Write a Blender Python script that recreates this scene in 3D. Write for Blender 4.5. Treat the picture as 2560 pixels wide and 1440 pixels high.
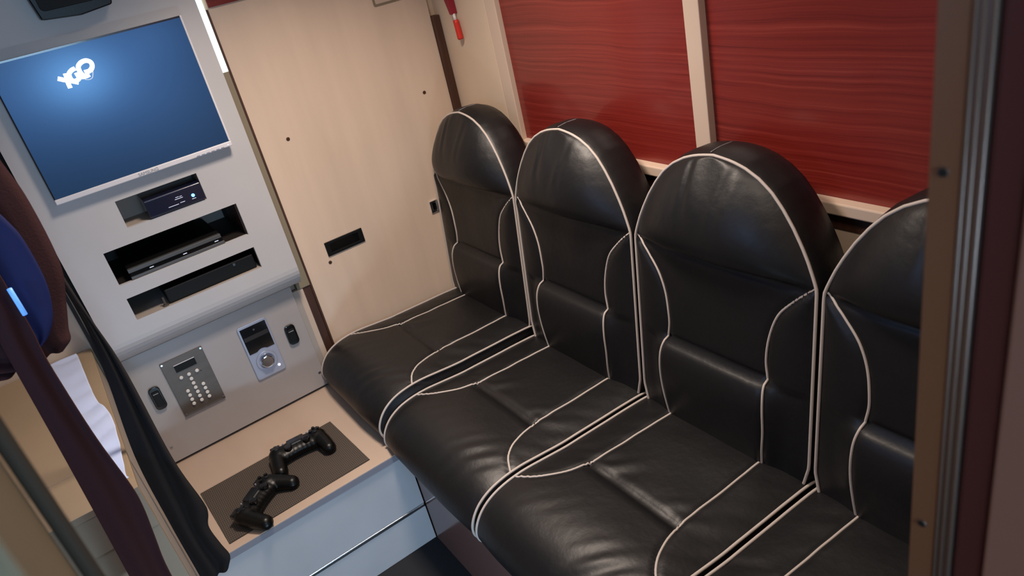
import bpy, bmesh, math, random
from mathutils import Vector, Matrix, noise
random.seed(7)
for o in list(bpy.data.objects): bpy.data.objects.remove(o)
SC = bpy.context.scene
COL = SC.collection

# ------------------------------------------------------------------ camera
FPX = 1838.34
RC = [(0.80044406, -0.56236799, -0.20744047), (-0.41570668, -0.27150507, -0.8680282), (0.43183013, 0.78104241, -0.45110475)]
cam_d = bpy.data.cameras.new('camera'); cam = bpy.data.objects.new('camera', cam_d); COL.objects.link(cam)
r_, d_, f_ = [Vector(v).normalized() for v in RC]
M = Matrix.Identity(4)
for i in range(3):
    M[i][0] = r_[i]; M[i][1] = -d_[i]; M[i][2] = -f_[i]
M.translation = (0, 0, 1.52)
cam.matrix_world = M
cam_d.sensor_width = 36; cam_d.lens = FPX / 2560 * 36
cam_d.clip_start = .02
cam_d.dof.use_dof = True; cam_d.dof.focus_distance = 1.6; cam_d.dof.aperture_fstop = 7
SC.camera = cam

# ------------------------------------------------------------------ light and exposure
SC.view_settings.view_transform = 'Standard'; SC.view_settings.look = 'None'
SC.view_settings.gamma = 1; SC.view_settings.use_curve_mapping = False
SC.view_settings.exposure = 0.0
W = bpy.data.worlds.new('world'); SC.world = W; W.use_nodes = True
W.node_tree.nodes['Background'].inputs[0].default_value = (.5, .42, .36, 1)
W.node_tree.nodes['Background'].inputs[1].default_value = .02
WARM = (1.0, .84, .72); COOL = (.42, .70, 1.0)
def area(name, loc, size, power, color, target, size_y=None, spread=180):
    l = bpy.data.lights.new(name, 'AREA'); l.energy = power; l.color = color; l.size = size
    if size_y: l.shape = 'RECTANGLE'; l.size_y = size_y
    l.spread = math.radians(spread)
    o = bpy.data.objects.new(name, l); COL.objects.link(o); o.location = loc
    o.rotation_euler = (Vector(target) - Vector(loc)).to_track_quat('-Z', 'Y').to_euler()
    return o
CEIL = 1.93
LAMPS = [(.55, 1.34, 11.8), (.50, .50, 2.5)]        # warm round ceiling lamps over the seats (x, y, watts)
for x, y, p in LAMPS:
    area('ceiling_lamp_light', (x, y, CEIL - .03), .22, p, WARM, (x, y, 0), spread=122)
area('neon_wall_light', (.14, -1.00, 1.45), .55, 12.0, COOL, (.25, 2, .9), .30)      # cool neon tubes on the wall behind the doorway
area('side_screen_light', (-.715, .80, 1.28), .50, 4.5, (.34, .58, 1.0), (.9, 1.0, .8), .30)     # unseen screen added on the left wall to tint the seats blue
area('floor_led_light', (.10, .55, .075), .30, 5.6, (.58, .80, 1.0), (.22, 1.57, .14), .05)     # led bar low in the aisle

# ------------------------------------------------------------------ materials
def lin(c):
    return tuple(((v/255)/12.92 if v/255 <= .04045 else ((v/255+.055)/1.055)**2.4) for v in c) + (1,)
def mat(name, rgb, rough=.5, metal=0., spec=.5, coat=0., coat_rough=.1, emit=None, emit_str=0., var=0., var_scale=(4, 4, 4), bump=0., bump_scale=(60, 60, 60), bump_detail=3, bump_dist=.002, sheen=0.):
    m = bpy.data.materials.new(name); m.use_nodes = True
    nt = m.node_tree; n = nt.nodes; b = n['Principled BSDF']
    c = lin(rgb)
    b.inputs['Base Color'].default_value = c; b.inputs['Roughness'].default_value = rough
    b.inputs['Metallic'].default_value = metal; b.inputs['Specular IOR Level'].default_value = spec
    b.inputs['Coat Weight'].default_value = coat; b.inputs['Coat Roughness'].default_value = coat_rough
    if sheen: b.inputs['Sheen Weight'].default_value = sheen
    if emit:
        b.inputs['Emission Color'].default_value = lin(emit); b.inputs['Emission Strength'].default_value = emit_str
    tc = None
    def coords(scale):
        nonlocal tc
        if tc is None: tc = n.new('ShaderNodeTexCoord')
        mp = n.new('ShaderNodeMapping'); mp.inputs['Scale'].default_value = scale
        nt.links.new(tc.outputs['Object'], mp.inputs['Vector']); return mp.outputs['Vector']
    if var:
        t = n.new('ShaderNodeTexNoise'); t.inputs['Scale'].default_value = 1; t.inputs['Detail'].default_value = 5
        nt.links.new(coords(var_scale), t.inputs['Vector'])
        r = n.new('ShaderNodeValToRGB'); r.color_ramp.elements[0].position = .3; r.color_ramp.elements[1].position = .7
        r.color_ramp.elements[0].color = tuple(v*(1-var) for v in c[:3]) + (1,)
        r.color_ramp.elements[1].color = tuple(min(1, v*(1+var*.7)) for v in c[:3]) + (1,)
        nt.links.new(t.outputs['Fac'], r.inputs['Fac']); nt.links.new(r.outputs['Color'], b.inputs['Base Color'])
    if bump:
        t = n.new('ShaderNodeTexNoise'); t.inputs['Scale'].default_value = 1; t.inputs['Detail'].default_value = bump_detail
        nt.links.new(coords(bump_scale), t.inputs['Vector'])
        bp = n.new('ShaderNodeBump'); bp.inputs['Strength'].default_value = bump; bp.inputs['Distance'].default_value = bump_dist
        nt.links.new(t.outputs['Fac'], bp.inputs['Height']); nt.links.new(bp.outputs['Normal'], b.inputs['Normal'])
    return m
def wood_red():
    m = bpy.data.materials.new('red_wood'); m.use_nodes = True
    nt = m.node_tree; n = nt.nodes; b = n['Principled BSDF']
    tc = n.new('ShaderNodeTexCoord')
    mp = n.new('ShaderNodeMapping'); mp.inputs['Scale'].default_value = (1, 1.0, 130)
    nt.links.new(tc.outputs['Object'], mp.inputs['Vector'])
    # slow warp so that the grain wanders round faint knots
    w = n.new('ShaderNodeTexNoise'); w.inputs['Scale'].default_value = 4; w.inputs['Detail'].default_value = 1
    nt.links.new(tc.outputs['Object'], w.inputs['Vector'])
    mx = n.new('ShaderNodeVectorMath'); mx.operation = 'MULTIPLY_ADD'
    mx.inputs[1].default_value = (0, .3, 3.6)
    nt.links.new(w.outputs['Color'], mx.inputs[0]); nt.links.new(mp.outputs['Vector'], mx.inputs[2])
    t = n.new('ShaderNodeTexNoise'); t.inputs['Scale'].default_value = 1.0; t.inputs['Detail'].default_value = 7; t.inputs['Roughness'].default_value = .68
    nt.links.new(mx.outputs['Vector'], t.inputs['Vector'])
    r = n.new('ShaderNodeValToRGB'); e = r.color_ramp.elements
    e[0].position = .28; e[0].color = lin((72, 13, 13)); e[1].position = .76; e[1].color = lin((148, 62, 51))
    e.new(.42).color = lin((114, 31, 26)); e.new(.56).color = lin((126, 39, 32))
    nt.links.new(t.outputs['Fac'], r.inputs['Fac']); nt.links.new(r.outputs['Color'], b.inputs['Base Color'])
    b.inputs['Roughness'].default_value = .34; b.inputs['Coat Weight'].default_value = .35; b.inputs['Coat Roughness'].default_value = .12
    return m
def screen_mat():
    m = bpy.data.materials.new('lit_screen'); m.use_nodes = True
    nt = m.node_tree; n = nt.nodes; b = n['Principled BSDF']
    b.inputs['Base Color'].default_value = (.004, .006, .01, 1); b.inputs['Roughness'].default_value = .3; b.inputs['Specular IOR Level'].default_value = .15
    tc = n.new('ShaderNodeTexCoord')
    # picture on the screen: a blue field that is brightest round the logo
    def blob(cx, cz, sx, sz, ro=0):
        mp = n.new('ShaderNodeMapping'); mp.vector_type = 'TEXTURE'
        mp.inputs['Location'].default_value = (cx, 0, cz); mp.inputs['Scale'].default_value = (sx, 1, sz); mp.inputs['Rotation'].default_value = (0, ro, 0)
        nt.links.new(tc.outputs['Object'], mp.inputs['Vector'])
        sp = n.new('ShaderNodeSeparateXYZ'); nt.links.new(mp.outputs['Vector'], sp.inputs[0])
        cm = n.new('ShaderNodeCombineXYZ'); nt.links.new(sp.outputs[0], cm.inputs[0]); nt.links.new(sp.outputs[2], cm.inputs[2])
        ln = n.new('ShaderNodeVectorMath'); ln.operation = 'LENGTH'; nt.links.new(cm.outputs[0], ln.inputs[0])
        p = n.new('ShaderNodeMath'); p.operation = 'POWER'; p.inputs[1].default_value = 1.7; nt.links.new(ln.outputs['Value'], p.inputs[0])
        q = n.new('ShaderNodeMath'); q.operation = 'MULTIPLY'; q.inputs[1].default_value = -1; nt.links.new(p.outputs[0], q.inputs[0])
        ex = n.new('ShaderNodeMath'); ex.operation = 'EXPONENT'; nt.links.new(q.outputs[0], ex.inputs[0])
        return ex.outputs[0]
    col = lin((35, 60, 92))
    cur = None
    for (args, cc) in [((-.055, .085, .075, .06), (95, 150, 200)), ((-.06, .09, .26, .15), (52, 92, 150)), ((.08, .0, .2, .14, .5), (30, 52, 80)), ((.13, .13, .08, .06), (30, 52, 80))]:
        mxn = n.new('ShaderNodeMix'); mxn.data_type = 'RGBA'; mxn.blend_type = 'ADD'
        nt.links.new(blob(*args), mxn.inputs[0])
        if cur is None: mxn.inputs[6].default_value = col
        else: nt.links.new(cur, mxn.inputs[6])
        mxn.inputs[7].default_value = lin(cc); cur = mxn.outputs[2]
    nt.links.new(cur, b.inputs['Emission Color']); b.inputs['Emission Strength'].default_value = .68
    return m
def mat_weave():
    m = bpy.data.materials.new('woven_mat'); m.use_nodes = True
    nt = m.node_tree; n = nt.nodes; b = n['Principled BSDF']
    tc = n.new('ShaderNodeTexCoord'); out = []
    for ax, sc in (('X', 420), ('Y', 260)):
        w = n.new('ShaderNodeTexWave'); w.wave_type = 'BANDS'; w.bands_direction = ax; w.inputs['Scale'].default_value = sc/6.28; w.inputs['Distortion'].default_value = .6
        nt.links.new(tc.outputs['Object'], w.inputs['Vector']); out.append(w.outputs['Fac'])
    mu = n.new('ShaderNodeMath'); mu.operation = 'MULTIPLY'; nt.links.new(out[0], mu.inputs[0]); nt.links.new(out[1], mu.inputs[1])
    r = n.new('ShaderNodeValToRGB'); r.color_ramp.elements[0].color = lin((58, 50, 44)); r.color_ramp.elements[1].color = lin((104, 94, 84))
    nt.links.new(mu.outputs[0], r.inputs['Fac']); nt.links.new(r.outputs['Color'], b.inputs['Base Color'])
    bp = n.new('ShaderNodeBump'); bp.inputs['Strength'].default_value = .6; bp.inputs['Distance'].default_value = .001
    nt.links.new(mu.outputs[0], bp.inputs['Height']); nt.links.new(bp.outputs['Normal'], b.inputs['Normal'])
    b.inputs['Roughness'].default_value = .85
    return m
MT = dict(
    leather=mat('black_leather', (14, 14, 16), .46, spec=.45, bump=.25, bump_scale=(55, 55, 55), bump_detail=6, bump_dist=.003),
    piping=mat('grey_piping', (184, 174, 166), .6),
    door=mat('beige_laminate', (224, 200, 178), .42, spec=.35, var=.10, var_scale=(9, 4, 1.1)),
    wall=mat('beige_wall', (216, 194, 170), .6, var=.04, var_scale=(5, 5, 2)),
    frame=mat('cream_frame', (204, 182, 163), .5),
    cab=mat('grey_cream_paint', (194, 192, 192), .38, spec=.4, var=.03, var_scale=(8, 8, 8)),
    cab_low=mat('lower_cabinet_paint', (166, 159, 156), .38, spec=.4, var=.03, var_scale=(8, 8, 8)),  # cabinet paint copied darker, standing in for shade under the overhang
    cab_in=mat('grey_cream_inner', (166, 156, 147), .6),
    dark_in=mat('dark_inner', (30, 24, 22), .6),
    red=wood_red(),
    tread=mat('tan_laminate', (184, 163, 146), .4, var=.04, var_scale=(12, 3, 3)),
    riser=mat('grey_gloss_laminate', (186, 186, 190), .28, spec=.5, var=.06, var_scale=(7, 7, 5)),
    nosing=mat('blue_grey_edge', (132, 132, 142), .35),
    steel=mat('brushed_steel', (180, 184, 188), .28, metal=1.),
    steel_dark=mat('dull_steel_plate', (92, 84, 78), .42, metal=.3, var=.12, var_scale=(30, 30, 60)),
    chrome=mat('chrome', (220, 222, 228), .12, metal=1.),
    silver=mat('silver_plastic', (172, 176, 192), .3, metal=.45),
    black_gloss=mat('black_gloss_plastic', (10, 11, 12), .14, coat=.4),
    black=mat('black_plastic', (9, 9, 9), .55, spec=.3),
    black_matte=mat('black_matte_plastic', (5, 6, 6), .36, spec=.3, bump=.1, bump_scale=(300, 300, 300)),
    grey_band=mat('grey_band', (92, 92, 92), .35, metal=.4),
    navy=mat('navy_gloss_plastic', (14, 20, 46), .24, coat=.5),
    brown=mat('dark_brown_wood', (72, 44, 32), .5, var=.35, var_scale=(60, 60, 6)),
    brass=mat('bronze_metal', (104, 74, 56), .38, metal=.6),
    jamb=mat('brown_jamb_paint', (152, 98, 66), .45, var=.06, var_scale=(4, 4, 3)),
    jamb_metal=mat('satin_aluminium', (140, 116, 104), .38, metal=.7),
    seal=mat('maroon_rubber', (98, 42, 38), .55),
    pink=mat('rose_brown_wall', (176, 122, 104), .55, var=.05, var_scale=(3, 3, 2)),
    white_plastic=mat('white_silver_bezel', (224, 222, 226), .3),
    key=mat('white_key', (228, 224, 218), .45),
    carpet=mat('dark_carpet', (28, 30, 34), .95, bump=.5, bump_scale=(350, 350, 350)),
    base=mat('brown_gloss_panel', (112, 84, 78), .16, spec=.6),
    screen=screen_mat(),
    glow=mat('white_logo_light', (255, 255, 255), .5, emit=(240, 250, 255), emit_str=3.2),
    blue_led=mat('blue_led', (80, 170, 255), .4, emit=(90, 180, 255), emit_str=5.),
    white_print=mat('white_print', (220, 224, 235), .5, emit=(200, 215, 245), emit_str=.5),
    grey_print=mat('grey_print', (148, 146, 152), .5),
    weave=mat_weave(),
    hammer=mat('red_plastic', (206, 44, 30), .4),
    hammer_dark=mat('crimson_plastic', (140, 24, 44), .45),
    sheet=mat('white_cotton', (200, 214, 246), .9, bump=.25, bump_scale=(30, 9, 30)),  # white cotton tinted blue in place of cool light on it
    maroon=mat('maroon_cloth', (54, 18, 18), .9, bump=.3, bump_scale=(300, 300, 300)),
    black_cloth=mat('black_cloth', (17, 12, 13), .95, bump=.3, bump_scale=(300, 300, 300)),
    blue_cloth=mat('royal_blue_cloth', (24, 34, 90), .75),
    bench=mat('tan_bench_laminate', (158, 138, 112), .5, var=.05, var_scale=(6, 6, 3)),
    olive=mat('olive_trim', (136, 124, 102), .5),
    ceiling=mat('cream_ceiling', (214, 200, 182), .7),
    lamp=mat('lamp_diffuser', (255, 240, 220), .5, emit=(255, 214, 170), emit_str=3.),
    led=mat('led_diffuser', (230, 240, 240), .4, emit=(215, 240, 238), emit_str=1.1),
    seal_dark=mat('dark_olive_rubber', (58, 48, 36), .8),
    jamb_l=mat('olive_beige_paint', (150, 134, 108), .6, var=.05, var_scale=(4, 4, 2)),
    neon=mat('neon_tube', (220, 235, 255), .5, emit=(170, 210, 255), emit_str=8.),
)

# ------------------------------------------------------------------ mesh helpers
OFF = {}
def thing(name, label, cat, loc, group=None, kind=None):
    o = bpy.data.objects.new(name, None); COL.objects.link(o); o.location = loc; o.empty_display_size = .05
    OFF[o.name] = Vector(loc)
    tag(o, label, cat, group, kind); return o
def tag(o, label=None, cat=None, group=None, kind=None):
    if label: o['label'] = label
    if cat: o['category'] = cat
    if group: o['group'] = group
    if kind: o['kind'] = kind
    return o
def obj(name, bm, m, parent=None, smooth=False, bevel=0, label=None, recalc=True):
    """link a bmesh given in world coordinates as one object; children are moved to the parent's frame"""
    if recalc: bmesh.ops.recalc_face_normals(bm, faces=bm.faces)
    me = bpy.data.meshes.new(name)
    off = Vector((0, 0, 0))
    if parent: off = OFF.get(parent.name, Vector((0, 0, 0)))
    elif bm.verts:
        xs = [v.co for v in bm.verts]
        off = Vector(((min(c.x for c in xs)+max(c.x for c in xs))/2, (min(c.y for c in xs)+max(c.y for c in xs))/2, min(c.z for c in xs)))
    for v in bm.verts: v.co -= off
    bm.to_mesh(me); bm.free()
    me.materials.append(MT[m] if isinstance(m, str) else m)
    if smooth:
        for p in me.polygons: p.use_smooth = True
    o = bpy.data.objects.new(name, me); COL.objects.link(o)
    OFF[o.name] = off
    if parent: o.parent = parent
    else: o.location = off
    if bevel:
        b = o.modifiers.new('bevel', 'BEVEL'); b.width = bevel; b.segments = 2; b.limit_method = 'ANGLE'
    if label: o['label'] = label
    return o
def B(): return bmesh.new()
def bx(bm, x0, x1, y0, y1, z0, z1):
    v = [bm.verts.new(p) for p in ((x0,y0,z0),(x1,y0,z0),(x1,y1,z0),(x0,y1,z0),(x0,y0,z1),(x1,y0,z1),(x1,y1,z1),(x0,y1,z1))]
    for f in ((0,3,2,1),(4,5,6,7),(0,1,5,4),(1,2,6,5),(2,3,7,6),(3,0,4,7)): bm.faces.new([v[i] for i in f])
    return bm
def box(name, m, parent, x0, x1, y0, y1, z0, z1, bevel=0, **k):
    return obj(name, bx(B(), x0, x1, y0, y1, z0, z1), m, parent, bevel=bevel, **k)
def prism(bm, pts, a, b, axis='y'):
    """extrude a polygon (2D pts) along an axis between a and b; 2D axes: y->(x,z), x->(y,z), z->(x,y)"""
    def P(p, t): return {'y': (p[0], t, p[1]), 'x': (t, p[0], p[1]), 'z': (p[0], p[1], t)}[axis]
    A = [bm.verts.new(P(p, a)) for p in pts]; C = [bm.verts.new(P(p, b)) for p in pts]
    n = len(pts)
    bm.faces.new(A); bm.faces.new(C[::-1])
    for i in range(n): bm.faces.new((A[i], A[(i+1) % n], C[(i+1) % n], C[i]))
    return bm
def rrect(x0, x1, z0, z1, r, n=6):
    pts = []
    for cx, cz, a0 in ((x1-r, z1-r, 0), (x0+r, z1-r, 90), (x0+r, z0+r, 180), (x1-r, z0+r, 270)):
        for i in range(n+1):
            a = math.radians(a0 + 90*i/n); pts.append((cx + r*math.cos(a), cz + r*math.sin(a)))
    return pts
def disc(cx, cz, r, n=20): return [(cx + r*math.cos(2*math.pi*i/n), cz + r*math.sin(2*math.pi*i/n)) for i in range(n)]
def catmull(P, n=8):
    P = [Vector(p) for p in P]; out = []
    for i in range(len(P)-1):
        p0 = P[i-1] if i else P[0]*2 - P[1]; p1, p2 = P[i], P[i+1]; p3 = P[i+2] if i+2 < len(P) else p2*2 - p1
        for k in range(n):
            t = k/n
            out.append(.5*((2*p1) + (p2-p0)*t + (2*p0-5*p1+4*p2-p3)*t*t + (3*p1-p0-3*p2+p3)*t**3))
    out.append(P[-1]); return out
def tube(bm, P, r, seg=8, cap=True, taper=None):
    P = [Vector(p) for p in P]; rings = []; up = None
    for i, p in enumerate(P):
        t = ((P[min(i+1, len(P)-1)] - P[max(i-1, 0)])).normalized()
        if up is None:
            up = Vector((0, 0, 1)) if abs(t.z) < .9 else Vector((0, 1, 0))
        a = (up - t*up.dot(t)).normalized(); up = a; b = t.cross(a)
        rr = r if taper is None else r*taper(i/(len(P)-1))
        rings.append([bm.verts.new(p + (a*math.cos(2*math.pi*k/seg) + b*math.sin(2*math.pi*k/seg))*rr) for k in range(seg)])
    for i in range(len(rings)-1):
        for k in range(seg):
            bm.faces.new((rings[i][k], rings[i][(k+1) % seg], rings[i+1][(k+1) % seg], rings[i+1][k]))
    if cap: bm.faces.new(rings[0][::-1]); bm.faces.new(rings[-1])
    return bm
def grid(bm, fn, nu, nv):
    V = [[bm.verts.new(fn(i/nu, j/nv)) for i in range(nu+1)] for j in range(nv+1)]
    for j in range(nv):
        for i in range(nu):
            bm.faces.new((V[j][i], V[j][i+1], V[j+1][i+1], V[j+1][i]))
    return V
def text_bm(s, size, x, y, z, depth=.0004, spacing=1.0):
    """lettering standing in the x-z plane facing -y, centred on x, baseline z"""
    c = bpy.data.curves.new('lettering', 'FONT'); c.body = s; c.size = size; c.align_x = 'CENTER'; c.extrude = depth; c.space_character = spacing
    t = bpy.data.objects.new('lettering', c); COL.objects.link(t)
    bpy.context.view_layer.update()
    me = bpy.data.meshes.new_from_object(t.evaluated_get(bpy.context.evaluated_depsgraph_get()))
    bpy.data.objects.remove(t); bpy.data.curves.remove(c)
    bm = B(); bm.from_mesh(me); bpy.data.meshes.remove(me)
    for v in bm.verts: v.co = Vector((x + v.co.x, y - v.co.z, z + v.co.y))
    return bm
def cells(bm, x0, x1, z0, z1, holes, y0, y1):
    """a panel between y0 and y1 with rectangular holes (x0,x1,z0,z1)"""
    xs = sorted({x0, x1, *[h[0] for h in holes], *[h[1] for h in holes]}); zs = sorted({z0, z1, *[h[2] for h in holes], *[h[3] for h in holes]})
    solid = lambda i, j: 0 <= i < len(xs)-1 and 0 <= j < len(zs)-1 and not any(h[0]-1e-6 <= xs[i] and xs[i+1] <= h[1]+1e-6 and h[2]-1e-6 <= zs[j] and zs[j+1] <= h[3]+1e-6 for h in holes)
    cache = {}
    def v(x, y, z):
        k = (round(x, 5), round(y, 5), round(z, 5))
        if k not in cache: cache[k] = bm.verts.new((x, y, z))
        return cache[k]
    for i in range(len(xs)-1):
        for j in range(len(zs)-1):
            if not solid(i, j): continue
            a, b, c, d = xs[i], xs[i+1], zs[j], zs[j+1]
            bm.faces.new((v(a,y0,c), v(b,y0,c), v(b,y0,d), v(a,y0,d))); bm.faces.new((v(a,y1,d), v(b,y1,d), v(b,y1,c), v(a,y1,c)))
            if not solid(i-1, j): bm.faces.new((v(a,y1,c), v(a,y0,c), v(a,y0,d), v(a,y1,d)))
            if not solid(i+1, j): bm.faces.new((v(b,y0,c), v(b,y1,c), v(b,y1,d), v(b,y0,d)))
            if not solid(i, j-1): bm.faces.new((v(a,y1,c), v(b,y1,c), v(b,y0,c), v(a,y0,c)))
            if not solid(i, j+1): bm.faces.new((v(a,y0,d), v(b,y0,d), v(b,y1,d), v(a,y1,d)))
    return bm

# ------------------------------------------------------------------ the room
YW = 2.08; XW = 1.12; STEP = .33
def struct(o, label): return tag(o, label, kind='structure')
struct(box('floor', 'carpet', None, -.80, 1.30, -1.1, 2.30, -.05, 0), 'dark charcoal carpet floor of the narrow lounge')
struct(box('ceiling', 'ceiling', None, -.80, 1.30, -1.1, 2.30, CEIL, CEIL+.05), 'cream ceiling above the seats')
struct(box('wall_left', 'wall', None, -.80, -.75, -1.1, 2.30, 0, CEIL), 'beige left side wall')
struct(box('wall_back', 'wall', None, -.75, 1.30, -1.1, -1.05, 0, CEIL), 'beige wall behind the doorway')
# far wall: around and behind the door panel, with the recessed channel beside the cabinet
bm = cells(B(), -.75, .475, 0, CEIL, [(-.02, .40, .74, 1.15)], 2.0848, 2.29); bx(bm, .4755, 1.30, 2.10, 2.29, 0, CEIL); bx(bm, -.75, 1.30, 2.2905, 2.30, 0, CEIL)
struct(obj('wall_far', bm, 'wall'), 'beige far wall behind the door panel and cabinets')
# window wall
bm = B()
bx(bm, XW+.005, 1.30, -1.05, 2.10, 0, .872)                 # below the sill, set back
bx(bm, XW, 1.30, 1.802, 2.10, .872, CEIL)                  # pillar by the door
bx(bm, XW, 1.30, -1.05, .20, .872, CEIL)
bx(bm, XW, 1.30, .20, 1.802, 1.72, CEIL)                   # above the windows
struct(obj('wall_right', bm, 'wall'), 'beige window wall behind the row of seats')
def window(name, y0, y1, label):
    w = struct(box(name, 'red', None, XW+.012, XW+.03, y0, y1, .920, 1.72), label)
    return w
window('window_1', 1.083, 1.752, 'window beside the door covered by a red wood-grain panel')
window('window_2', .20, 1.042, 'window over the nearer seats covered by a red wood-grain panel')
fr = struct(box('trim_1', 'frame', None, XW-.004, XW+.03, 1.752, 1.801, .872, 1.72, bevel=.002), 'cream upright window frame beside the red hammer')
struct(box('trim_2', 'frame', None, XW-.006, XW+.03, 1.042, 1.083, .930, 1.72, bevel=.002), 'cream upright mullion between the two red panels')
bm = B(); bx(bm, XW-.012, XW+.03, .20, 1.752, .906, .930)
struct(obj('trim_3', bm, 'frame', bevel=.003), 'cream sill rail under the red panels')
struct(box('trim_4', 'brown', None, XW+.003, XW+.03, .20, 1.752, .8722, .9055), 'dark brown seal strip under the cream sill rail')  # dark strip put in for the shade below the sill
struct(box('trim_5', 'wall', None, XW-.003, XW+.03, 1.803, 1.812, .872, CEIL, bevel=.001), 'thin beige bead beside the window frame')
# door panel in the far wall
door = struct(box('door_1', 'door', None, .476, 1.094, YW, 2.098, .33, 1.80, bevel=.0015), 'beige laminate door panel with black recessed pull')
def screw(parent, x, y, z, r=.0055, m='brass'):
    s = obj('screw', prism(B(), disc(x, z, r, 14), y-.0012, y+.002), m, parent, bevel=.0006)
    obj('screw_slot', bx(B(), x-r*.6, x+r*.6, y-.0016, y-.001, z-r*.13, z+r*.13), 'dark_in', s)
    return s
for x, z in ((.562, 1.082), (1.010, 1.078), (.556, .693)): screw(door, x, YW, z)
bm = cells(B(), .557, .682, .712, .757, [(.572, .667, .721, .748)], YW-.004, YW+.004)
hp = obj('pull_frame', bm, 'black', door, bevel=.0012)
bm = B(); bx(bm, .5722, .6668, YW-.0018, YW-.0003, .7212, .7478); obj('pull_recess', bm, 'black_gloss', hp)
# chrome latch on the door, half behind the far seat
lt = obj('latch_plate', cells(B(), .924, .953, .708, .746, [(.931, .946, .715, .739)], YW-.006, YW+.003), 'chrome', door, bevel=.001)
obj('latch_bolt', bx(B(), .931, .946, YW-.003, YW+.002, .715, .739), 'black_gloss', lt)
pl = obj('sign_plate', prism(B(), rrect(.925, 1.040, 1.350, 1.43, .006), YW-.002, YW+.001), 'olive', door, bevel=.0006, label='grey plate high on the door')
obj('sign_face', prism(B(), rrect(.931, 1.034, 1.356, 1.424, .004), YW-.003, YW-.0015), 'frame', pl)
struct(box('trim_6', 'brown', None, 1.0945, 1.1195, YW-.012, 2.099, .33, 1.283, bevel=.003), 'dark brown upright bar at the right edge of the door')
struct(box('trim_7', 'brown', None, .4700, .4757, YW-.0225, 2.0845, .33, 1.452), 'thin dark brown edge strip at the left of the door')
struct(box('trim_8', 'red', None, .483, 1.11, YW-.006, YW-.0005, 1.455, 1.80), 'red wood-grain header across the top of the door')
struct(box('trim_9', 'olive', None, .4300, .4690, 2.0560, 2.0835, .664, 1.2995), 'olive upright strip between the cabinet and the door')
struct(box('trim_17', 'led', None, .4300, .4690, 2.0560, 2.0835, 1.3000, CEIL), 'glowing white upright light strip beside the monitor')  # upper part of the trim, emission standing in for bright light on it
# lower strips by the cabinet
struct(box('trim_10', 'brown', None, .4455, .4700, 2.060, 2.0835, .33, .662, bevel=.002), 'dark brown wooden post below the channel beside the cabinet')
struct(box('trim_11', 'frame', None, .4285, .4450, 2.058, 2.0835, .33, .662), 'cream strip beside the lower cabinet')
struct(box('trim_12', 'olive', None, -.1040, -.0900, 2.055, 2.0845, .33, CEIL), 'grey-green upright strip left of the cabinet')
struct(box('trim_13', 'dark_in', None, -.0890, -.0800, 2.070, 2.0845, .33, CEIL), 'dark upright gap beside the cabinet')
struct(box('trim_14', 'dark_in', None, -.1130, -.1045, 2.065, 2.0845, .33, CEIL), 'dark upright seal strip near the bench')

# doorway jambs close to the camera
j = thing('trim_15', 'brown painted door jamb with screw holes and ribbed metal edge', None, (.377, .18, 0), kind='structure')
face = B(); prism(face, [(.377, .184), (.377, .2005), (.415, .2005), (.415, .184)], 0, CEIL, 'z')
jf = obj('jamb_face', face, 'jamb', j, bevel=.0008)
for z in (1.350, 1.093):
    # countersunk hole: dark bore with a bright ring
    h = B(); prism(h, disc(.1925, z, .0031, 16), .3762, .3772, 'x'); hr = obj('hole_ring', h, 'jamb_metal', jf, bevel=.0003)
    h = B(); prism(h, disc(.1925, z, .0024, 16), .3758, .3770, 'x'); obj('hole_bore', h, 'dark_in', hr)
m_ = B(); prism(m_, [(.3775, .1838), (.3775, .1725), (.3850, .1725), (.3850, .1838)], 0, CEIL, 'z')
jm = obj('metal_profile', m_, 'jamb_metal', j)
for y in (.1826, .1786, .1738):
    t = B(); tube(t, [(.3775, y, 0), (.3775, y, CEIL)], .0011, 10); obj('profile_rib', t, 'jamb_metal', jm, smooth=True)
m_ = B(); prism(m_, [(.3785, .1722), (.3785, .1535), (.3900, .1535), (.3900, .1722)], 0, CEIL, 'z'); obj('rubber_seal', m_, 'seal', j, bevel=.003)
struct(box('wall_doorway', 'pink', None, .3770, 1.12, .060, .1532, 0, CEIL, bevel=.002), 'rose-brown partition wall at the right edge of the doorway')
struct(box('wall_partition', 'wall', None, .416, 1.12, .1534, .1995, 0, CEIL), 'beige back of the doorway partition beside the nearest seat')
jl = thing('trim_16', 'beige door jamb at the left edge with a dark seal', None, (-.09, .45, 0), kind='structure')
box('jamb_body', 'jamb_l', jl, -.75, -.0895, .36, .45, 0, CEIL, bevel=.004)
t = B(); tube(t, [(-.0835, .447, 0), (-.0835, .447, CEIL)], .0050, 12); obj('dark_seal', t, 'seal_dark', jl, smooth=True)
t = B(); tube(t, [(-.1130, .356, 0), (-.1130, .356, CEIL)], .005, 12); obj('dark_bead', t, 'seal_dark', jl, smooth=True)

# ------------------------------------------------------------------ step
st = thing('floor_step', 'raised tan step with glossy grey front in front of the cabinet', 'step', (.15, 1.82, 0))
box('tread', 'tread', st, -.1135, 1.10, 1.566, 1.8570, .312, STEP, bevel=.0008)
box('tread', 'tread', st, -.1135, 1.10, 1.8576, 2.083, .312, STEP, bevel=.0008)
box('nosing', 'nosing', st, -.1135, .4385, 1.5650, 1.5705, .3100, .3275)
box('riser_panel', 'riser', st, -.1135, .4385, 1.569, 1.60, .134, .3095, bevel=.0008)
box('riser_panel', 'riser', st, -.1135, .4385, 1.569, 1.60, .001, .1215, bevel=.0008)
box('metal_strip', 'steel', st, -.1135, .4385, 1.5675, 1.60, .1220, .1335, bevel=.0025)

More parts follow.
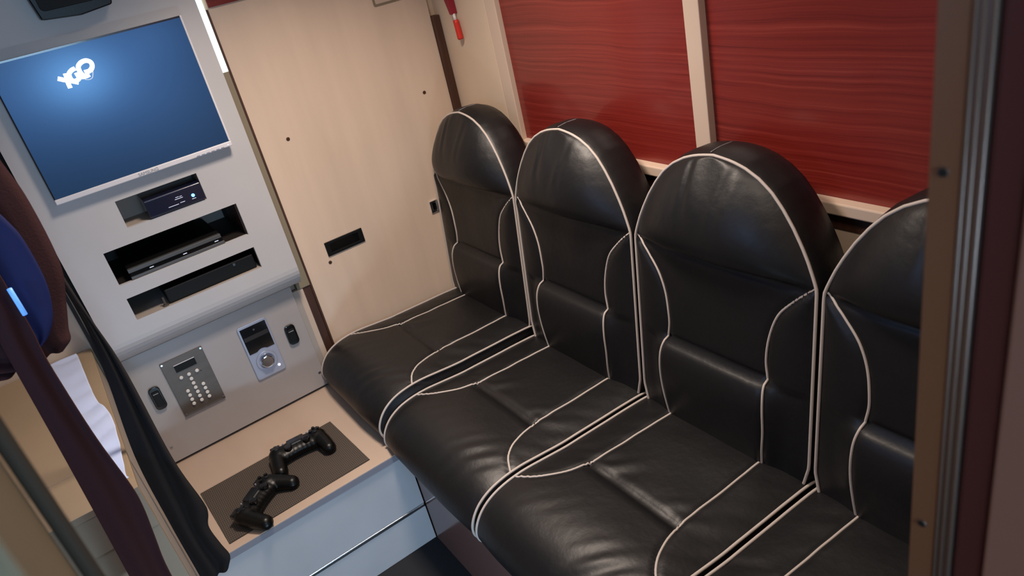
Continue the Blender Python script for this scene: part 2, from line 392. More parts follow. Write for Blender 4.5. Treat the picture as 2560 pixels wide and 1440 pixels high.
# ------------------------------------------------------------------ bench base under the seats
bb = thing('seat_base', 'brown glossy box panel under the black seats', 'base', (.77, .9, 0))
box('front_panel', 'base', bb, .4405, .46, .2005, 1.5655, .001, .300)
box('top_board', 'dark_in', bb, .461, 1.139, .2005, 1.5655, .270, .300)

# ------------------------------------------------------------------ seats
ZB0, ZT = .405, 1.043
def xp(z): return .925 + (z-.43)*.0992
WT = [(1.043, 0), (1.0415, .021), (1.038, .043), (1.030, .071), (1.015, .102), (.995, .129), (.970, .152), (.940, .174), (.910, .192), (.885, .205), (.865, .2135), (.850, .2195), (.838, .2235), (.826, .2245), (.46, .2245), (.40, .2105)]
def wz(z):
    for (za, wa), (zb, wb) in zip(WT, WT[1:]):
        if zb <= z <= za: return wa + (wb-wa)*(za-z)/(za-zb)
    return 0
INNER = catmull([(.2215, .838, 0), (.205, .824, 0), (.182, .803, 0), (.152, .768, 0), (.134, .720, 0), (.127, .665, 0), (.131, .627, 0), (.137, .585, 0), (.138, .52, 0), (.132, .46, 0), (.128, .42, 0)], 8)
def inner_s(z):
    for a, b in zip(INNER, INNER[1:]):
        if b.y <= z <= a.y: return a.x + (b.x-a.x)*(a.y-z)/max(1e-6, a.y-b.y)
    return None
def sm(a, b, x):
    t = min(1, max(0, (x-a)/(b-a))); return t*t*(3-2*t)
ZH, ZL = .835, .622
def bulge(s, z):
    w = max(wz(z), 1e-4); u = min(1, abs(s)/w)
    edge = (1-u**5)
    b = .010*edge
    if z > ZH-.002:                                     # head pillow
        q = min(1, max(0, (z-ZH)/(ZT-ZH)))
        b += .054*(math.sin(math.pi*q**.66))**.95*(1-u**3.0)
        k = sm(.90, 1.0, z)*(1-u**2)                    # gathers at the top seam
        b += .0030*k*math.sin(s*150 + 3*noise.noise(Vector((s*20, z*9, 1))))*max(0, noise.noise(Vector((s*14, 0, 3)))+.35)
    if z < ZL:                                          # lumbar roll
        q = min(1, (ZL-z)/.235)
        i = inner_s(z) or .13
        b += .030*(math.sin(math.pi*min(1, q**.5*.95)))**.9*(1 - sm(i-.012, i+.05, abs(s))*.75)*edge
    else:
        i = inner_s(z)
        if i and abs(s) > i: b += .007*math.sin(math.pi*min(1, (abs(s)-i)/max(.01, w-i)))
    b -= .011*math.exp(-((z-ZH)/.009)**2)*edge
    b -= .005*math.exp(-((z-ZL)/.006)**2)*(1 if abs(s) < .13 else 0)
    i = inner_s(z)
    if i: b -= .004*math.exp(-((abs(s)-i)/.006)**2)
    b += .0016*noise.noise(Vector((s*13, z*16, 5)))*edge
    return b
def back_mesh():
    bm = B(); NU, NV = 84, 96
    zs = []
    for j in range(NV+1):
        t = j/NV; zs.append(ZB0 + (ZT-ZB0)*(1-(1-t)**1.45))
    rows = []
    for z in zs[:-1]:
        w = wz(z); row = []
        for i in range(NU+1):
            u = -1 + 2*i/NU; s = u*w
            row.append(bm.verts.new((xp(z)-bulge(s, z), s, z)))
        rows.append(row)
    apex = bm.verts.new((xp(ZT), 0, ZT))
    for j in range(len(rows)-1):
        for i in range(NU): bm.faces.new((rows[j][i], rows[j][i+1], rows[j+1][i+1], rows[j+1][i]))
    for i in range(NU): bm.faces.new((rows[-1][i], rows[-1][i+1], apex))
    loop = [r[0] for r in rows] + [apex] + [r[-1] for r in rows[::-1]]
    prev = loop; cz = .70
    for dep, sc, lift in ((.006, 1.010, .001), (.030, 1.018, .004), (.065, 1.012, .003), (.092, .990, -.004), (.104, .955, -.016)):
        ring = []
        for v in loop:
            ns = noise.noise(Vector((v.co.y*9, v.co.z*9, dep*30)))*.0025
            f = sm(.80, .95, v.co.z)
            ring.append(bm.verts.new((v.co.x + dep, v.co.y*(sc + ns) , cz + (v.co.z-cz)*(1+(sc-1)*.6) + lift*f)))
        for a in range(len(loop)-1): bm.faces.new((prev[a], prev[a+1], ring[a+1], ring[a]))
        prev = ring
    n = len(prev)
    for a in range((n-1)//2):                            # back panel in strips
        b = n-1-a
        if a+1 < b-1: bm.faces.new((prev[a], prev[a+1], prev[b-1], prev[b]))
        else: bm.faces.new((prev[a], prev[a+1], prev[b]))
    return bm
CP = catmull([(.965, .400), (.93, .414), (.86, .419), (.79, .421), (.72, .4235), (.67, .425), (.61, .431), (.556, .436), (.51, .4345), (.47, .426), (.438, .409), (.416, .385), (.405, .358), (.409, .333), (.428, .314), (.455, .307)] and
             [(a, b, 0) for a, b in [(.965, .400), (.93, .414), (.86, .419), (.79, .421), (.72, .4235), (.67, .425), (.61, .431), (.556, .436), (.51, .4345), (.47, .426), (.438, .409), (.416, .385), (.405, .358), (.409, .333), (.428, .314), (.455, .307)]], 6)
WC = .2235
CIN = catmull([(.95, .122, 0), (.88, .124, 0), (.78, .127, 0), (.70, .128, 0), (.66, .132, 0), (.62, .141, 0), (.58, .160, 0), (.55, .186, 0), (.528, .2235, 0)], 8)
def cin(x):
    for a, b in zip(CIN, CIN[1:]):
        if b.x <= x <= a.x: return a.y + (b.y-a.y)*(a.x-x)/max(1e-6, a.x-b.x)
    return None
def cush_pt(k, s):
    p = CP[k]; a = CP[max(k-1, 0)]; b = CP[min(k+1, len(CP)-1)]
    t = Vector((b.x-a.x, b.y-a.y)).normalized(); nrm = Vector((t.y, -t.x))
    if nrm.y < 0 and k < len(CP)*.5: nrm = -nrm
    if k >= len(CP)*.5 and nrm.x > 0: nrm = -nrm
    u = abs(s)/WC
    h = .017*(1-u**4)*(1 if k < len(CP)*.6 else sm(.31, .40, p.y))
    x = p.x; top = p.y > .40
    if top:
        i = cin(x)
        if i:
            h -= .004*math.exp(-((abs(s)-i)/.006)**2)
            if abs(s) < i: h -= .010*math.exp(-((x-.66)/.010)**2)
            if abs(s) > i-.02: h += .0010*math.sin(x*95 + s*60)*max(0, noise.noise(Vector((x*11, s*11, 2)))+.2)
        # pulled creases fanning out from the cross seam and along the front roll
        f = math.exp(-((x-.69)/.035)**2)*(.5+.5*u)
        h += .0042*f*math.sin(s*85 + (x-.66)*60 + 4*noise.noise(Vector((x*10, s*9, 7))))*max(0, noise.noise(Vector((s*9, x*6, 12)))+.35)
        g = math.exp(-((x-.50)/.05)**2)
        h += .0026*g*math.sin(s*120 + (x-.5)*90)*max(0, noise.noise(Vector((s*7, x*5, 21)))+.15)
    h += .002*noise.noise(Vector((x*12, s*12, 9)))*(1-u**4)*sm(.31, .36, p.y)
    return Vector((p.x + nrm.x*h, s, p.y + nrm.y*h))
def cush_mesh():
    bm = B(); NS = 84; n = len(CP)
    V = [[bm.verts.new(cush_pt(k, -WC + 2*WC*i/NS)) for i in range(NS+1)] for k in range(n)]
    for k in range(n-1):
        for i in range(NS): bm.faces.new((V[k][i], V[k][i+1], V[k+1][i+1], V[k+1][i]))
    bot = [bm.verts.new((.965, -WC + 2*WC*i/NS, .303)) for i in range(NS+1)]
    for i in range(NS):
        bm.faces.new((V[-1][i], V[-1][i+1], bot[i+1], bot[i])); bm.faces.new((bot[i], bot[i+1], V[0][i+1], V[0][i]))
    for i, sg in ((0, -1), (NS, 1)):
        c = bm.verts.new((.66, sg*(WC+.002), .37)); ring = [V[k][i] for k in range(n)] + [bot[i]]
        for a in range(len(ring)): bm.faces.new((ring[a], ring[(a+1) % len(ring)], c))
    return bm
PR = .0031
def outline_pipe():
    P = []
    zs = [ZB0 + (ZT-ZB0)*(1-(1-j/70)**1.45) for j in range(71)]
    for z in zs[:-1]: P.append((xp(z)-.002, wz(z)+.0005, z))
    P.append((xp(ZT)-.002, 0, ZT+.001))
    P += [(a, -b, c) for a, b, c in P[-2::-1]]
    return P
def inner_pipe(sg):
    return [(xp(p.y)-bulge(p.x, p.y)-.0018, sg*p.x, p.y) for p in INNER]
def cush_at(x, s):
    best = min(range(int(len(CP)*.62)), key=lambda k: abs(CP[k].x-x)); return cush_pt(best, s)
def cin_pipe(sg):
    P = []
    for p in CIN:
        # interpolate along the top profile
        ks = [k for k in range(int(len(CP)*.6)) if CP[k+1].x <= p.x <= CP[k].x]
        k = ks[0] if ks else 0
        a, b = cush_pt(k, sg*min(p.y, WC)), cush_pt(k+1, sg*min(p.y, WC))
        t = (CP[k].x-p.x)/max(1e-6, CP[k].x-CP[k+1].x); q = a.lerp(b, t); P.append((q.x, q.y, q.z+.0008))
    return P
def edge_pipe(sg): return [(p.x, sg*(WC+.0005), p.y+.001) for p in CP]
def lbm(P, r=PR): return tube(B(), P, r, 8)
def make_seat(label, yc):
    t = thing('bus_seat', label, 'seat', (.66, yc, 0), 'row of four black leather seats with grey piping')
    def part(name, bm, m, parent):
        bmesh.ops.translate(bm, verts=bm.verts, vec=(0, yc, 0)); return obj(name, bm, m, parent, smooth=True)
    b = part('backrest', back_mesh(), 'leather', t)
    part('outline_piping', lbm(outline_pipe()), 'piping', b)
    for sg in (1, -1): part('inner_piping', lbm(inner_pipe(sg), .0025), 'piping', b)
    seam = [(xp(z)+d, s, z) for d, s, z in ((.004, .012, ZT+.0035), (.03, .010, ZT+.0065), (.06, .008, ZT+.0055))]
    part('top_seam', lbm(catmull(seam, 4), .0007), 'grey_print', b)
    c = part('cushion', cush_mesh(), 'leather', t)
    for sg in (1, -1):
        part('edge_piping', lbm(edge_pipe(sg)), 'piping', c); part('inner_piping', lbm(cin_pipe(sg), .0025), 'piping', c)
    return t
SEATS = [(1.842, 'black leather seat farthest back, against the beige door'), (1.381, 'second black leather seat from the beige door'),
         (.916, 'third black leather seat from the beige door, below the cream mullion'), (.452, 'nearest black leather seat, partly hidden behind the brown jamb')]
proto = make_seat(SEATS[0][1], SEATS[0][0])
for yc, label in SEATS[1:]:
    r = proto.copy(); COL.objects.link(r); r.location = (.66, yc, 0); r['label'] = label
    for ch in list(proto.children):
        c = ch.copy(); COL.objects.link(c); c.parent = r
        for g in ch.children:
            d = g.copy(); COL.objects.link(d); d.parent = c
for ch in proto.children:
    if ch.name.startswith('cushion'): ch.location.z += .026; ch.scale.y = .94; ch.location.y = -.013      # the far seat's cushion lies on the higher step

# ------------------------------------------------------------------ upper media cabinet
YU = 1.995
S1 = (.086, .286, 1.025, 1.096); S2 = (.011, .349, .896, .987); S3 = (.011, .349, .796, .858)
XL, XR = -.0785, .4405
cab = thing('media_cabinet', 'grey cream cabinet front holding the screen above three open slots', 'cabinet', (.18, 2.03, .69))
bm = cells(B(), XL, XR, .755, CEIL-.002, [S1, S2, S3], YU, YU+.012)
fp = obj('front_panel', bm, 'cab', cab)
prof = [(YU, .755)] + [(YU + .062*(1-math.cos(a)), .755 - .066*math.sin(a)) for a in [math.radians(x) for x in range(10, 91, 10)]]
inn = [(y+.012, z+.004) for y, z in prof[::-1]]
prof2 = prof + [(YU+.062, .697)] + inn[1:]
bm = B()
prism(bm, prof + [(YU+.074, .689), (YU+.074, .755)], XL, XR, 'x')
obj('rounded_bottom', bm, 'cab', cab, smooth=False)
box('side_panel', 'cab', cab, XL, XL+.012, YU+.0125, 2.0545, .7555, CEIL-.002)
box('side_panel', 'cab', cab, XR-.012, XR, YU+.0125, 2.0545, .7555, CEIL-.002)
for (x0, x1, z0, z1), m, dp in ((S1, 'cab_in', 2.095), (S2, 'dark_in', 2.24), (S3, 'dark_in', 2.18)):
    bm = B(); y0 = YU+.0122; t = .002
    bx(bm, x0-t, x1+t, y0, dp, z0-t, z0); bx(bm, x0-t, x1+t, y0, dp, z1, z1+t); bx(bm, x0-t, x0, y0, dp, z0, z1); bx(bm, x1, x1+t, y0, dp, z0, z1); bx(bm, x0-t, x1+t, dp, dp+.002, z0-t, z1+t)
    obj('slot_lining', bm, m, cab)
box('slot_floor', 'cab_in', cab, S3[0]+.0005, S3[1]-.0005, YU+.0005, 2.1790, S3[2]-.0006, S3[2]+.0004)
# brownish inner right wall of the middle slot
box('slot_back', 'cab_in', cab, S2[1]-.085, S2[1]-.0035, 2.2360, 2.2390, S2[2]+.001, S2[3]-.001)
box('slot_cheek', 'brown', cab, S2[1]-.003, S2[1]-.0005, YU+.016, 2.16, S2[2]+.001, S2[3]-.001)

# monitor
YS = 1.972
X0, X1, Z0, Z1 = -.0290, .3925, 1.1365, 1.4580
mon = thing('monitor', 'flat monitor with glowing white letters on a blue picture', 'monitor', (.18, YS, Z0))
box('housing', 'white_plastic', mon, X0+.004, X1-.004, YS+.0032, YU-.0005, Z0+.003, Z1-.003, bevel=.003)
bm = B(); bx(bm, X1-.0048, X1, YS-.001, YS+.012, Z0+.013, Z1); obj('bezel_right', bm, 'white_plastic', mon, bevel=.0012)
bm = B(); bx(bm, X0, X0+.003, YS, YS+.012, Z0+.013, Z1); obj('bezel_left', bm, 'black', mon)
bm = B(); bx(bm, X0+.003, X1-.0048, YS-.0005, YS+.012, Z1-.004, Z1); obj('bezel_top', bm, 'navy', mon)
bz = obj('bezel_bottom', bx(B(), X0, X1, YS-.003, YS+.012, Z0, Z0+.0127), 'white_plastic', mon, bevel=.002)
obj('maker_lettering', text_bm('SAMSUNG', .0105, .182, YS-.0032, Z0+.0025), 'grey_print', bz, label='grey maker name on the lower bezel')
for k in range(6):
    x = .300 + k*.0125
    obj('bezel_button', bx(B(), x, x+.008, YS-.004, YS-.0028, Z0+.0015, Z0+.0045), 'silver', bz, bevel=.0004)
obj('power_light', prism(B(), disc(X1-.011, Z0+.005, .0017, 10), YS-.0042, YS-.0028), 'white_print', bz)
scr = bpy.data.meshes.new('screen')
sx, sz = (X0+.003+X1-.0048)/2, (Z0+.0127+Z1-.004)/2
bm = B(); bx(bm, X0+.003-sx, X1-.0048-sx, 0, .003, Z0+.0127-sz, Z1-.004-sz); bm.to_mesh(scr); bm.free(); scr.materials.append(MT['screen'])
so = bpy.data.objects.new('screen', scr); COL.objects.link(so); so.parent = mon; so.location = Vector((sx, YS, sz)) - OFF[mon.name]; OFF[so.name] = Vector((sx, YS, sz))
def L(px, py):   # logo strokes drawn on the screen, in screen metres
    return (.0870 + (px-400)/1150*.086, YS-.0012, 1.4035 - (py-520)/600*.0400 + (px-400)/1150*.0130)
strokes = [[(455, 640), (600, 760), (780, 890), (930, 1010)], [(700, 590), (690, 720), (660, 880), (655, 1060)],
           [(1010, 570), (900, 580), (800, 640), (770, 760), (800, 880), (900, 930), (1010, 880), (1010, 780), (930, 770)],
           [(1130, 880), (1090, 720), (1110, 560), (1230, 480), (1380, 490), (1480, 600), (1460, 740), (1350, 820), (1200, 800)],
           [(1060, 900), (1180, 930), (1300, 930)]]
for s_, rr in zip(strokes, (.0048, .0048, .0046, .0050, .0042)):
    P = catmull([L(*p) for p in s_], 6)
    bm = tube(B(), P, rr, 10)
    for v in bm.verts: v.co.y = YS - .0006 + (v.co.y - (YS-.0012))*.12
    obj('logo_stroke', bm, 'glow', so, smooth=True)
P = catmull([L(*p) for p in [(1120, 1000), (1230, 1060), (1330, 1050), (1390, 960), (1440, 850), (1520, 760)]], 6)
bm = tube(B(), P, .0009, 6)
for v in bm.verts: v.co.y = YS - .0004 + (v.co.y - (YS-.0012))*.3
obj('logo_tail', bm, 'white_print', so)

# black loudspeaker above the screen
sp = thing('loudspeaker', 'black wedge loudspeaker mounted above the screen', 'loudspeaker', (.185, YU-.03, 1.512))
pts = [(.112, 1.5165), (.121, 1.5145), (.190, 1.5080), (.2555, 1.5150), (.2595, 1.519), (.263, 1.60), (.260, 1.655), (.105, 1.655), (.100, 1.60)]
obj('speaker_body', prism(B(), pts, YU-.045, YU-.0005), 'black_matte', sp, bevel=.006)
obj('speaker_grille', prism(B(), rrect(.118, .250, 1.531, 1.645, .01), YU-.0475, YU-.0448), 'black', sp, bevel=.001)
obj('speaker_stud', prism(B(), disc(.125, 1.565, .0035, 12), YU-.050, YU-.0446), 'steel', sp)

# receiver in the top slot
rc = thing('receiver_box', 'small dark blue receiver with a glowing light in the top slot', 'receiver', (.215, 2.02, S1[2]))
bm = B()
prism(bm, [(1.9955, 1.0262), (1.9900, 1.0300), (1.9900, 1.0715), (1.9930, 1.0745), (2.088, 1.0745), (2.088, 1.0262)], .1435, .2835, 'x')
rb = obj('receiver_body', bm, 'navy', rc, bevel=.0015)
obj('receiver_light', prism(B(), disc(.2575, 1.0475, .0042, 16), 1.9888, 1.9902), 'blue_led', rb)
for x0, x1, z in ((.213, .233, 1.0515), (.216, .224, 1.0560), (.226, .232, 1.0555), (.192, .218, 1.0385), (.222, .234, 1.0400), (.252, .262, 1.0385)):
    obj('receiver_print', bx(B(), x0, x1, 1.9892, 1.9903, z, z+.0011), 'white_print', rb)
# console in the middle slot
gc = thing('game_console', 'low black game console with grey front bands in the middle slot', 'console', (.16, 2.03, S2[2]))
box('console_lower', 'grey_band', gc, .043, .286, 1.9990, 2.205, .8965, .9045, bevel=.0012)
box('console_slot', 'black_gloss', gc, .045, .284, 2.0015, 2.205, .9047, .9153)
box('console_upper', 'grey_band', gc, .042, .282, 1.9975, 2.0070, .9155, .9258, bevel=.0012)
box('console_top', 'black', gc, .042, .282, 2.0072, 2.205, .9155, .9268, bevel=.002)
for x in (.262, .178, .092): obj('console_mark', bx(B(), x, x+.010, 2.0003, 2.0017, .9090, .9108), 'white_print', gc)
# router-like black box in the lowest slot
rt = thing('network_box', 'flat black box lying in the lowest slot', 'network box', (.19, 2.04, S3[2]))
box('network_box_body', 'black', rt, .098, .340, 2.006, 2.15, .7968, .838, bevel=.003)
obj('network_box_port', bx(B(), .282, .288, 2.0045, 2.0065, .826, .833), 'chrome', rt)
bt = thing('bolt', 'small steel bolt standing upright in the lowest slot', 'bolt', (.088, 2.006, S3[2]))
obj('bolt_head', prism(B(), disc(.088, 2.008, .0085, 6), .7962, .8000, 'z'), 'steel_dark', bt)
obj('bolt_shank', prism(B(), disc(.088, 2.008, .0032, 12), .8001, .8210, 'z'), 'steel_dark', bt)

# ------------------------------------------------------------------ lower cabinet
YL = 2.046
lc = thing('control_cabinet', 'grey cream lower cabinet with keypad, volume knob and black switches', 'cabinet', (.165, 2.06, STEP))
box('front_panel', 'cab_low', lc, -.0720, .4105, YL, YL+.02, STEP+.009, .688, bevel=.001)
box('toe_gap', 'dark_in', lc, -.0720, .4105, YL+.010, YL+.02, STEP+.0008, STEP+.0088)  # dark box stands in for the shade beneath the raised panel
box('side_strip', 'cab_in', lc, -.0850, -.0726, YL+.001, YL+.02, STEP+.0015, .688, bevel=.001)
box('side_strip', 'cab_in', lc, .4110, .4280, YL+.008, YL+.02, STEP+.0015, .664)
for x, z in ((-.060, .389), (.398, .388)): screw(lc, x, YL, z, .0045, 'steel')
def rocker(x0, x1, z0, z1):
    s = obj('rocker_switch', prism(B(), rrect(x0, x1, z0, z1, .0115), YL-.008, YL-.0002), 'black_gloss', lc, bevel=.002)
    obj('rocker', prism(B(), rrect(x0+.005, x1-.005, z0+.012, z1-.012, .004), YL-.0115, YL-.0081), 'black', s, bevel=.0015)
    obj('rocker_mark', bx(B(), x0+.008, x1-.008, YL-.0122, YL-.0112, z1-.020, z1-.018), 'grey_print', s)
rocker(-.0475, -.0175, .5125, .5840); rocker(.3475, .3790, .5155, .5805)
kp = obj('keypad_plate', bx(B(), .0080, .1240, YL-.004, YL-.0002, .4580, .6360), 'steel_dark', lc, bevel=.001, label='dull steel keypad plate')
obj('keypad_edge', bx(B(), .0080, .1240, YL-.0055, YL-.0041, .4580, .4605), 'chrome', kp)
obj('keypad_display', bx(B(), .0380, .0950, YL-.0062, YL-.0041, .5935, .6145), 'black', kp, bevel=.0005)
obj('display_edge', bx(B(), .0380, .0950, YL-.0062, YL-.0042, .6148, .6160), 'white_plastic', kp)
for x, z in ((.043,.575),(.0645,.575),(.087,.575),(.065,.5595),(.065,.5445)) + tuple((x, z) for z in (.5295,.515,.5005,.486) for x in (.043,.065,.087)):
    obj('key', prism(B(), disc(x, z, .0050, 14), YL-.0085, YL-.0041), 'key', kp, bevel=.0012)
obj('keypad_dot', prism(B(), disc(.0965, .5685, .0014, 8), YL-.0055, YL-.0041), 'dark_in', kp)
for x, z in ((.0125, .631), (.1195, .631), (.0125, .4655), (.1195, .4655)): obj('plate_screw', prism(B(), disc(x, z, .0028, 12), YL-.0056, YL-.0041), 'steel', kp)
vp = obj('volume_plate', prism(B(), rrect(.2255, .3125, .4570, .6370, .007), YL-.005, YL-.0002), 'silver', lc, bevel=.0012, label='silver volume control plate')
dsp = [(.2310, .6290), (.3070, .6290), (.3070, .5455)] + [(.2690 + .0235*math.cos(a), .5275 + .0235*math.sin(a)) for a in [math.radians(k) for k in range(50, 131, 10)]] + [(.2310, .5455)]
dv = obj('volume_display', prism(B(), dsp[::-1], YL-.0064, YL-.0051), 'black_gloss', vp)
obj('display_band', bx(B(), .2330, .3050, YL-.0072, YL-.0065, .5880, .6010), 'dark_in', dv)
obj('display_eye', prism(B(), disc(.269, .6155, .003, 12), YL-.0075, YL-.0065), 'chrome', dv)
def ring(bm, cx, cz, ro, ri, y0, y1, n=32):
    V = []
    for k in range(n):
        a = 2*math.pi*k/n; c, s = math.cos(a), math.sin(a)
        V.append([bm.verts.new((cx+ro*c, y1, cz+ro*s)), bm.verts.new((cx+ro*c, y0, cz+ro*s)), bm.verts.new((cx+ri*c, y0, cz+ri*s)), bm.verts.new((cx+ri*c, y1, cz+ri*s))])
    for k in range(n):
        a, b = V[k], V[(k+1) % n]
        for q in range(4): bm.faces.new((a[q], b[q], b[(q+1) % 4], a[(q+1) % 4]))
    return bm
obj('knob_ring', ring(B(), .2690, .5085, .0310, .0225, YL-.009, YL-.0051), 'silver', vp, bevel=.0015)
kb = obj('volume_knob', prism(B(), disc(.2690, .5085, .0190, 32), YL-.019, YL-.0051), 'chrome', vp, bevel=.003)
obj('status_light', prism(B(), disc(.2965, .4775, .0038, 14), YL-.007, YL-.0051), mat('white_led', (255, 255, 255), .4, emit=(225, 235, 255), emit_str=2.), vp, bevel=.0008)
for x in (.250, .270, .288): obj('plate_mark', bx(B(), x, x+.005, YL-.0054, YL-.0050, .4665, .4685), 'grey_print', vp)

# ------------------------------------------------------------------ mat and controllers on the step
mt = B(); pr = [(-.0465, 1.8485), (.3375, 1.8555), (.3485, 1.6015), (-.0355, 1.5925)]
prism(mt, pr[::-1], STEP+.0003, STEP+.003, 'z')
tag(obj('floor_mat', mt, 'weave'), 'dark brown woven rubber mat lying on the tan step', 'mat')
def ball(bm, c, r, sx=1, sy=1, sz=1):
    m = Matrix.Translation(c) @ Matrix.Diagonal((r*sx, r*sy, r*sz, 1)); bmesh.ops.create_uvsphere(bm, u_segments=20, v_segments=12, radius=1, matrix=m)
def make_pad(loc, rz, label):
    root = thing('game_controller', label, 'game controller', loc, 'game controllers on the mat')
    root.rotation_euler.z = rz
    def local(bm): bmesh.ops.translate(bm, verts=bm.verts, vec=loc); return bm
    bm = B()
    for i in range(9):                              # flat body bar
        t = -1 + 2*i/8; ball(bm, (t*.050, -.004+.006*(1-t*t), .026), .022, 1, 1.45, .92)
    for sg in (-1, 1):                              # shoulder lobes and grips
        ball(bm, (sg*.055, .000, .027), .0275, 1, 1.12, .84)
        for k in range(8):
            t = k/7; ball(bm, (sg*(.058 + .016*t - .006*t*t), -.004 - .058*t, .026 - .007*t), .0235 - .0040*t, 1, 1, .95)
    b = obj('controller_body', local(bm), 'black_matte', root, smooth=True)
    rm = b.modifiers.new('blend', 'REMESH'); rm.mode = 'VOXEL'; rm.voxel_size = .0022; rm.use_smooth_shade = True
    sm_ = b.modifiers.new('soften', 'SMOOTH'); sm_.factor = .6; sm_.iterations = 6
    for sg in (-1, 1):
        bm = B(); prism(bm, disc(sg*.026, -.014, .0105, 20), .040, .052, 'z'); s = obj('thumbstick', local(bm), 'black_gloss', root, bevel=.003)
        bm = B(); bx(bm, sg*.056-.014, sg*.056+.014, .022, .033, .027, .040); obj('shoulder_button', local(bm), 'black_gloss', root, bevel=.003)
        bm = B(); prism(bm, disc(sg*.034, .017, .0022, 10), .0425, .0465, 'z'); obj('menu_button', local(bm), 'silver', root)
    bm = B(); prism(bm, rrect(-.024, .024, .000, .022, .004), .036, .0462, 'z'); obj('touch_pad', local(bm), 'black_gloss', root, bevel=.001)
    bm = B(); bx(bm, -.014, .012, -.009, -.004, .0440, .0470); obj('centre_bar', local(bm), 'grey_band', root, bevel=.0008)
    bm = B(); bx(bm, -.067, -.043, .001, .009, .044, .0505); bx(bm, -.059, -.051, -.007, .017, .044, .0504); obj('direction_pad', local(bm), 'black_gloss', root, bevel=.001)
    for dx, dy in ((0, .0115), (0, -.0115), (.0115, 0), (-.0115, 0)):
        bm = B(); prism(bm, disc(.055+dx, .005+dy, .0046, 14), .044, .0515, 'z'); obj('button', local(bm), 'black_gloss', root, bevel=.0012)
    return root
make_pad((.221, 1.787, STEP-.002), math.radians(-4), 'black game controller lying square at the far edge of the mat')
make_pad((.064, 1.664, STEP-.002), math.radians(42), 'black game controller lying askew at the near left of the mat')

# ------------------------------------------------------------------ red hammer on the pillar
hm = thing('emergency_hammer', 'red emergency hammer hanging on the beige pillar', 'hammer', (XW, 1.958, 1.21))
bm = B(); tube(bm, catmull([(XW-.012, 1.9555, 1.213), (XW-.012, 1.9565, 1.225), (XW-.012, 1.960, 1.268)], 6), .0085, 10, taper=lambda t: .8+.35*min(1, t*4) if t < .25 else 1.1-.1*t)
obj('hammer_handle', bm, 'hammer', hm, smooth=True)
bm = B(); tube(bm, [(XW-.012, 1.960, 1.266), (XW-.012, 1.9635, 1.285)], .0045, 8); obj('hammer_neck', bm, 'white_plastic', hm, smooth=True)
bm = B(); prism(bm, [(1.960, 1.284), (1.970, 1.284), (1.986, 1.330), (1.994, 1.360), (1.958, 1.360), (1.962, 1.330)], XW-.022, XW-.0005, 'x'); obj('hammer_holder', bm, 'hammer_dark', hm, bevel=.002)

# ------------------------------------------------------------------ left side: bench, sheet, curtains
bn = thing('storage_bench', 'beige box bench under the white sheet at the left', 'bench', (-.42, 1.7, 0))
box('bench_top', 'bench', bn, -.748, -.1165, 1.320, 1.4705, .735, .750, bevel=.001)
box('bench_top', 'bench', bn, -.748, -.1165, 1.4715, 2.064, .735, .750, bevel=.001)
box('front_board', 'bench', bn, -.748, -.1180, 1.328, 1.345, .001, .655)
box('front_rail', 'bench', bn, -.748, -.1170, 1.322, 1.345, .656, .7345)
box('side_board', 'cab_in', bn, -.140, -.1180, 1.3455, 2.064, .001, .7345)
sh = B()
edge = catmull([(a_, b_, 0) for a_, b_ in ((-.150, 2.055), (-.147, 2.016), (-.142, 1.85), (-.1366, 1.734), (-.126, 1.68), (-.1195, 1.624), (-.1190, 1.55), (-.122, 1.47), (-.127, 1.372), (-.124, 1.352))], 6)
def sheet_pt(u, v):
    k = v*(len(edge)-1); i = min(int(k), len(edge)-2); p = edge[i].lerp(edge[i+1], k-i)
    x0 = -.125*p.y; x = x0 + (p.x-x0)*u
    z = .7535 + .004*abs(math.sin(p.y*38 + 3*noise.noise(Vector((x*9, p.y*3, 0))))) + .003*noise.noise(Vector((x*16, p.y*16, 4)))
    return (x, p.y, max(.7512, z))
grid(sh, sheet_pt, 24, 70)
so_ = obj('white_sheet', sh, 'sheet', None, smooth=True)
sl = so_.modifiers.new('thickness', 'SOLIDIFY'); sl.thickness = .001; sl.offset = 1
tag(so_, 'rumpled white sheet spread on the beige bench at the left', 'sheet')
def cloth(name, m, parent, Lp, Rp, y, n=30, nu=14, fold=.006, freq=3.0, thick=.003, z_of=lambda p: 1.52 - p[1]*1.0, Y0=1.25):
    """strip of hanging cloth between a left and a right edge, both given as (x, z) from top to bottom"""
    Lc = catmull([(a, b, 0) for a, b in Lp], 8); Rc = catmull([(a, b, 0) for a, b in Rp], 8)
    def pick(C, t):
        k = t*(len(C)-1); i = min(int(k), len(C)-2); return C[i].lerp(C[i+1], k-i)
    bm = B()
    def fn(u, v):
        a, b = pick(Lc, v), pick(Rc, v); p = a.lerp(b, u)
        return (p.x, y + fold*math.sin(freq*2*math.pi*u + 1.2*math.sin(v*3)) , p.y)
    grid(bm, fn, nu*2, n*2)
    o = obj(name, bm, m, parent, smooth=True, recalc=True)
    s = o.modifiers.new('thickness', 'SOLIDIFY'); s.thickness = thick; s.offset = 0
    return o
YC = 1.25
def cz(L): return [(a*YC, 1.52-b*YC) for a, b in L]
cu = thing('maroon_curtain', 'dark maroon curtain with blue lining drawn aside at the left edge', 'curtain', (-.15, YC, .62))
cloth('drape', 'maroon', cu, [(-.50, CEIL-.012), (-.50, 1.5), (-.45, 1.25), (-.40, 1.16), (-.30, 1.09), (-.20, 1.062)],
      [(-.075, CEIL-.012), (-.066, 1.52)] + cz([(-.0475, .085), (-.044, .128), (-.0385, .178), (-.041, .26), (-.056, .3085), (-.067, .338), (-.071, .352), (-.082, .360)]), YC, fold=.008, freq=4)
